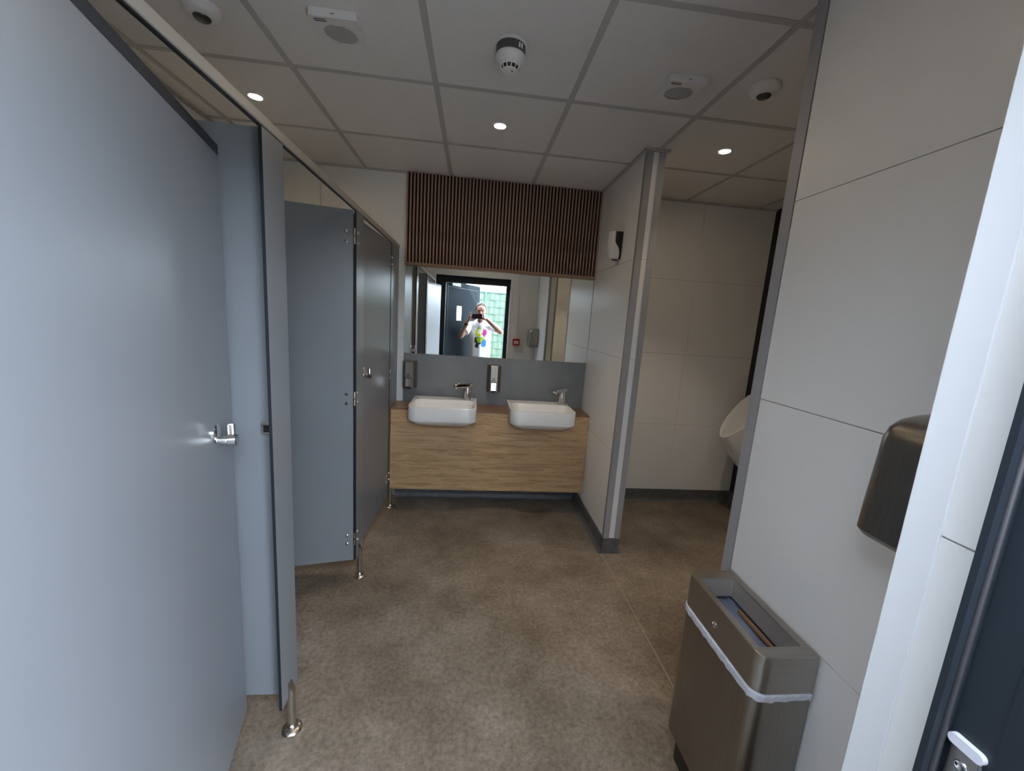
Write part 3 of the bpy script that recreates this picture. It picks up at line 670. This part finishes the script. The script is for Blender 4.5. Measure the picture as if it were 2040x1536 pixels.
# ------------------------------------------------------------------ the photographer outside the doorway (seen in the mirror)
def ico(bm, c, r, sub=2):
    m = Matrix.Translation(Vector(c)) @ (Matrix.Diagonal((*r, 1)) if isinstance(r, tuple) else Matrix.Scale(r, 4)); bmesh.ops.create_icosphere(bm, subdivisions=sub, radius=1.0, matrix=m)
def cap(bm, a, b_, ra, rb, flat=1.0, sub=2):
    t_ = bmesh.new()
    for p, r in ((a, ra), (b_, rb)):
        bmesh.ops.create_icosphere(t_, subdivisions=sub, radius=1.0, matrix=Matrix.Translation(Vector(p)) @ Matrix.Diagonal((r, r * flat, r, 1)))
    r_ = bmesh.ops.convex_hull(t_, input=t_.verts); bmesh.ops.delete(t_, geom=[e for e in r_['geom_interior'] if isinstance(e, bmesh.types.BMVert)], context='VERTS')
    me = bpy.data.meshes.new('tmp'); t_.to_mesh(me); t_.free(); bm.from_mesh(me); bpy.data.meshes.remove(me)
def chain(bm, pts, rs, flat=1.0):
    for i in range(len(pts) - 1): cap(bm, pts[i], pts[i + 1], rs[i], rs[i + 1], flat)
def remesh(name, bm, vox, mat, parent, smooth_it=6, rot=None):
    me = bpy.data.meshes.new(name + '_raw'); bm.to_mesh(me); bm.free(); o = bpy.data.objects.new(name + '_raw', me); COL.objects.link(o)
    m = o.modifiers.new('r', 'REMESH'); m.mode = 'VOXEL'; m.voxel_size = vox; m.use_smooth_shade = True
    s = o.modifiers.new('s', 'SMOOTH'); s.factor = .5; s.iterations = smooth_it
    dg = bpy.context.evaluated_depsgraph_get(); me2 = bpy.data.meshes.new_from_object(o.evaluated_get(dg)); me2.name = name
    bpy.data.objects.remove(o); bpy.data.meshes.remove(me)
    me2.materials.clear(); me2.materials.append(mat)
    for p in me2.polygons: p.use_smooth = True
    r = bpy.data.objects.new(name, me2); COL.objects.link(r)
    if parent: r.parent = parent; r.matrix_parent_inverse = parent_world(parent).inverted()
    return r
SKIN = M('skin', (.27, .140, .100), .5, var=.05); pe = thing('person', 'person in white printed t-shirt photographing with both hands, reflected in the mirror', 'person', (.11, -.33, 0))
CAMP = Vector((0, 0, CZ))
def ph(a, b_, c): return CAMP + CR * a + CU * b_ - CF * c          # phone frame: a right, b up, c towards the person
EA, EB = (-.193, -.085, 1.165), (.430, -.095, 1.262); SA, SB = (-.055, -.285, 1.330), (.272, -.285, 1.345); WA, WB = ph(-.105, -.100, .045), ph(.195, -.055, .050)
bm = bmesh.new()
ico(bm, (.104, -.205, 1.585), (.084, .096, .100), 3); cap(bm, (.104, -.185, 1.535), (.104, -.150, 1.478), .062, .036); cap(bm, (.104, -.118, 1.556), (.104, -.098, 1.530), .011, .014)   # skull, jaw, nose
for s in (-1, 1): ico(bm, (.104 + s * .087, -.208, 1.565), (.010, .020, .032)); cap(bm, (.104 + s * .012, -.122, 1.590), (.104 + s * .045, -.128, 1.592), .012, .010)
cap(bm, (.104 - .020, -.122, 1.500), (.104 + .020, -.122, 1.500), .008, .008)
chain(bm, [(.106, -.262, 1.33), (.104, -.225, 1.44), (.104, -.215, 1.50)], [.062, .052, .055])
chain(bm, [(.11, -.325, .93), (.109, -.325, 1.06), (.108, -.318, 1.20), (.107, -.30, 1.30)], [.140, .135, .150, .115], .74)
cap(bm, SA, SB, .060, .060)
chain(bm, [SA, EA, WA], [.052, .042, .028]); chain(bm, [SB, EB, WB], [.052, .042, .028])
for s in (-1, 1): chain(bm, [(.11 + s * .09, -.33, .92), (.11 + s * .10, -.31, .50), (.11 + s * .10, -.345, .09)], [.088, .056, .040]); cap(bm, (.11 + s * .10, -.345, .045), (.11 + s * .12, -.21, .032), .038, .028)
# hands around the phone ends
def hand(sgn, wr, aedge):
    p0 = ph(aedge + sgn * .034, -.052, .034); p1 = ph(aedge + sgn * .026, .002, .026)
    cap(bm, wr, p0, .025, .022); cap(bm, p0, p1, .021, .019); cap(bm, ph(aedge + sgn * .030, -.030, .024), p1, .018, .016)
    # index and middle hook over the top edge, ring and little curl round the end, thumb rests below behind the phone
    for (k1, k2, k3, r) in (((aedge + sgn * .030, .030, .020), (aedge + sgn * .020, .052, .006), (aedge + sgn * .002, .056, .006), .0085),
                            ((aedge + sgn * .034, .018, .012), (aedge + sgn * .020, .022, -.010), (aedge - sgn * .001, .022, -.012), .0088),
                            ((aedge + sgn * .034, -.004, .012), (aedge + sgn * .020, -.002, -.010), (aedge + sgn * .000, -.002, -.012), .0082),
                            ((aedge + sgn * .034, -.026, .014), (aedge + sgn * .020, -.026, -.008), (aedge + sgn * .001, -.026, -.011), .0075)):
        b0 = p1 if k1[1] > -.02 else p0.lerp(p1, .5)
        chain(bm, [b0, ph(*k1), ph(*k2), ph(*k3)], [r * 1.3, r, r * .95, r * .8])
    chain(bm, [p0, ph(aedge + sgn * .012, -.050, .030), ph(aedge - sgn * .018, -.036, .024)], [.015, .0115, .009])
hand(-1, WA, -.037); hand(1, WB, .125)
body = remesh('body', bm, .0045, SKIN, pe, 4)
bm = bmesh.new()
ico(bm, (.104, -.222, 1.604), (.098, .100, .098), 3); 
for k in range(26):
    a = random.uniform(0, 2 * PI); e = random.uniform(.45, 1.35); ico(bm, (.104 + .084 * math.cos(a) * math.cos(e), -.222 + .08 * math.sin(a) * math.cos(e), 1.612 + .080 * math.sin(e)), random.uniform(.018, .028), 1)
for v in bm.verts:
    if v.co.y > -.150 and v.co.z < 1.632: v.co.y = -.165 + (v.co.y + .150) * .1; 
    if v.co.z < 1.535: v.co.z = 1.535
remesh('hair', bm, .005, M('light_brown_hair', (.060, .040, .024), .75, var=.35, scale=60), pe, 2)
# shirt with an abstract multi-coloured print
sm_ = bpy.data.materials.new('white_printed_shirt'); sm_.use_nodes = True; nt = sm_.node_tree; b = nt.nodes['Principled BSDF']; b.inputs['Roughness'].default_value = .85
tc = nt.nodes.new('ShaderNodeTexCoord'); nz = nt.nodes.new('ShaderNodeTexNoise'); nz.inputs['Scale'].default_value = 22; nt.links.new(tc.outputs['Object'], nz.inputs['Vector'])
va = nt.nodes.new('ShaderNodeVectorMath'); va.operation = 'MULTIPLY_ADD'; va.inputs[1].default_value = (.07, 0, .07); nt.links.new(nz.outputs['Color'], va.inputs[0]); nt.links.new(tc.outputs['Object'], va.inputs[2])
geo = nt.nodes.new('ShaderNodeNewGeometry'); sep = nt.nodes.new('ShaderNodeSeparateXYZ'); nt.links.new(geo.outputs['Normal'], sep.inputs[0])
fr = nt.nodes.new('ShaderNodeMath'); fr.operation = 'GREATER_THAN'; fr.inputs[1].default_value = .35; nt.links.new(sep.outputs['Y'], fr.inputs[0])
cur = (.80, .80, .82, 1); last = None
for (cx, cz, rx, rz, col) in ((.095, 1.195, .060, .066, (.62, .72, .03)), (.105, 1.205, .034, .036, (.85, .85, .70)), (.185, 1.185, .034, .062, (.62, .05, .42)), (.10, 1.065, .078, .060, (.02, .02, .03)), (.112, 1.075, .054, .048, (.40, .62, .03)), (.180, 1.02, .040, .058, (.08, .28, .80)), (.070, .975, .026, .040, (.02, .02, .03))):
    sb = nt.nodes.new('ShaderNodeVectorMath'); sb.operation = 'SUBTRACT'; sb.inputs[1].default_value = (cx + .030, 0, cz + .080); nt.links.new(va.outputs[0], sb.inputs[0])
    ml = nt.nodes.new('ShaderNodeVectorMath'); ml.operation = 'MULTIPLY'; ml.inputs[1].default_value = (1 / rx, 0, 1 / rz); nt.links.new(sb.outputs[0], ml.inputs[0])
    ln = nt.nodes.new('ShaderNodeVectorMath'); ln.operation = 'LENGTH'; nt.links.new(ml.outputs[0], ln.inputs[0])
    lt = nt.nodes.new('ShaderNodeMath'); lt.operation = 'LESS_THAN'; lt.inputs[1].default_value = 1.0; nt.links.new(ln.outputs['Value'], lt.inputs[0])
    mu = nt.nodes.new('ShaderNodeMath'); mu.operation = 'MULTIPLY'; nt.links.new(lt.outputs[0], mu.inputs[0]); nt.links.new(fr.outputs[0], mu.inputs[1])
    mx = nt.nodes.new('ShaderNodeMix'); mx.data_type = 'RGBA'; nt.links.new(mu.outputs[0], mx.inputs[0]); mx.inputs[7].default_value = (*col, 1)
    if last is None: mx.inputs[6].default_value = cur
    else: nt.links.new(last.outputs[2], mx.inputs[6])
    last = mx
nt.links.new(last.outputs[2], b.inputs['Base Color'])
bm = bmesh.new()
chain(bm, [(.11, -.325, .87), (.109, -.322, 1.04), (.108, -.315, 1.20), (.107, -.302, 1.325)], [.192, .190, .190, .140], .74); cap(bm, (SA[0] + .01, SA[1], SA[2]), (SB[0] - .01, SB[1], SB[2]), .072, .072); cap(bm, (.105, -.262, 1.345), (.105, -.252, 1.385), .085, .068)
for S, E_ in ((SA, EA), (SB, EB)):
    a, c_ = Vector(S), Vector(E_); m_ = a.lerp(c_, .62); lathe(bm, a, c_ - a, [(-.02, .062), ((m_ - a).length * .5, .067), ((m_ - a).length, .070)], 20)
remesh('t_shirt', bm, .006, sm_, pe, 5)
bm = bmesh.new()
cap(bm, (.07, -.325, .80), (.15, -.325, .80), .115, .115, .9)
for s in (-1, 1): chain(bm, [(.11 + s * .075, -.33, .80), (.11 + s * .10, -.31, .50), (.11 + s * .10, -.345, .10)], [.105, .075, .066])
remesh('trousers', bm, .008, M('dark_blue_denim', (.035, .05, .085), .8, var=.1), pe, 4)
for s in (-1, 1):
    bm = bmesh.new(); cap(bm, (.11 + s * .10, -.36, .050), (.11 + s * .10, -.34, .055), .052, .052); cap(bm, (.11 + s * .10, -.345, .045), (.11 + s * .12, -.19, .036), .050, .042)
    for v in bm.verts: v.co.z = max(v.co.z, .001)
    remesh('shoe', bm, .006, M('dark_shoe', (.03, .03, .03), .5), pe, 2)
for s in (-1, 1):
    bm = bmesh.new(); ico(bm, (.104 + s * .030, -.1235, 1.574), .0115); obj('eye', bm, M('dark_eye', (.03, .02, .018), .2), pe, True)
bm = bmesh.new(); q = Vector(EA).lerp(WA, .86); ax = (WA - Vector(EA)).normalized(); lathe(bm, q - ax * .012, ax, [(0, .034), (.004, .036), (.020, .036), (.024, .034)], 24); wt_ = obj('wristwatch', bm, BLACK, pe, True)
# the phone, its lens exactly where the picture is taken from
bm = bmesh.new(); pr = rrect(-.037, .125, -.042, .034, .010, 4); 
loft(bm, [[ph(a, b_, c) for a, b_ in rrect(-.037 + e, .125 - e, -.042 + e, .034 - e, .010, 4)] for c, e in ((.0040, .002), (.0048, 0), (.0105, 0), (.0115, .001))], smooth=False)
pho = obj('smartphone', bm, M('dark_phone', (.030, .012, .014), .3)); tag(pho, 'dark red smartphone held in front of the face, reflected in the mirror', 'phone')
bm = bmesh.new(); lathe(bm, ph(0, 0, .0040), CF, [(0, .006), (.0014, .0055), (.0014, .0045), (.0006, .0044)], 20); obj('camera_lens', bm, BLACK, pho, True)
bm = bmesh.new(); lathe(bm, ph(.018, 0, .0040), CF, [(0, .006), (.0014, .0055), (.0016, .0002)], 20); obj('camera_lens', bm, BLACK, pho, True)
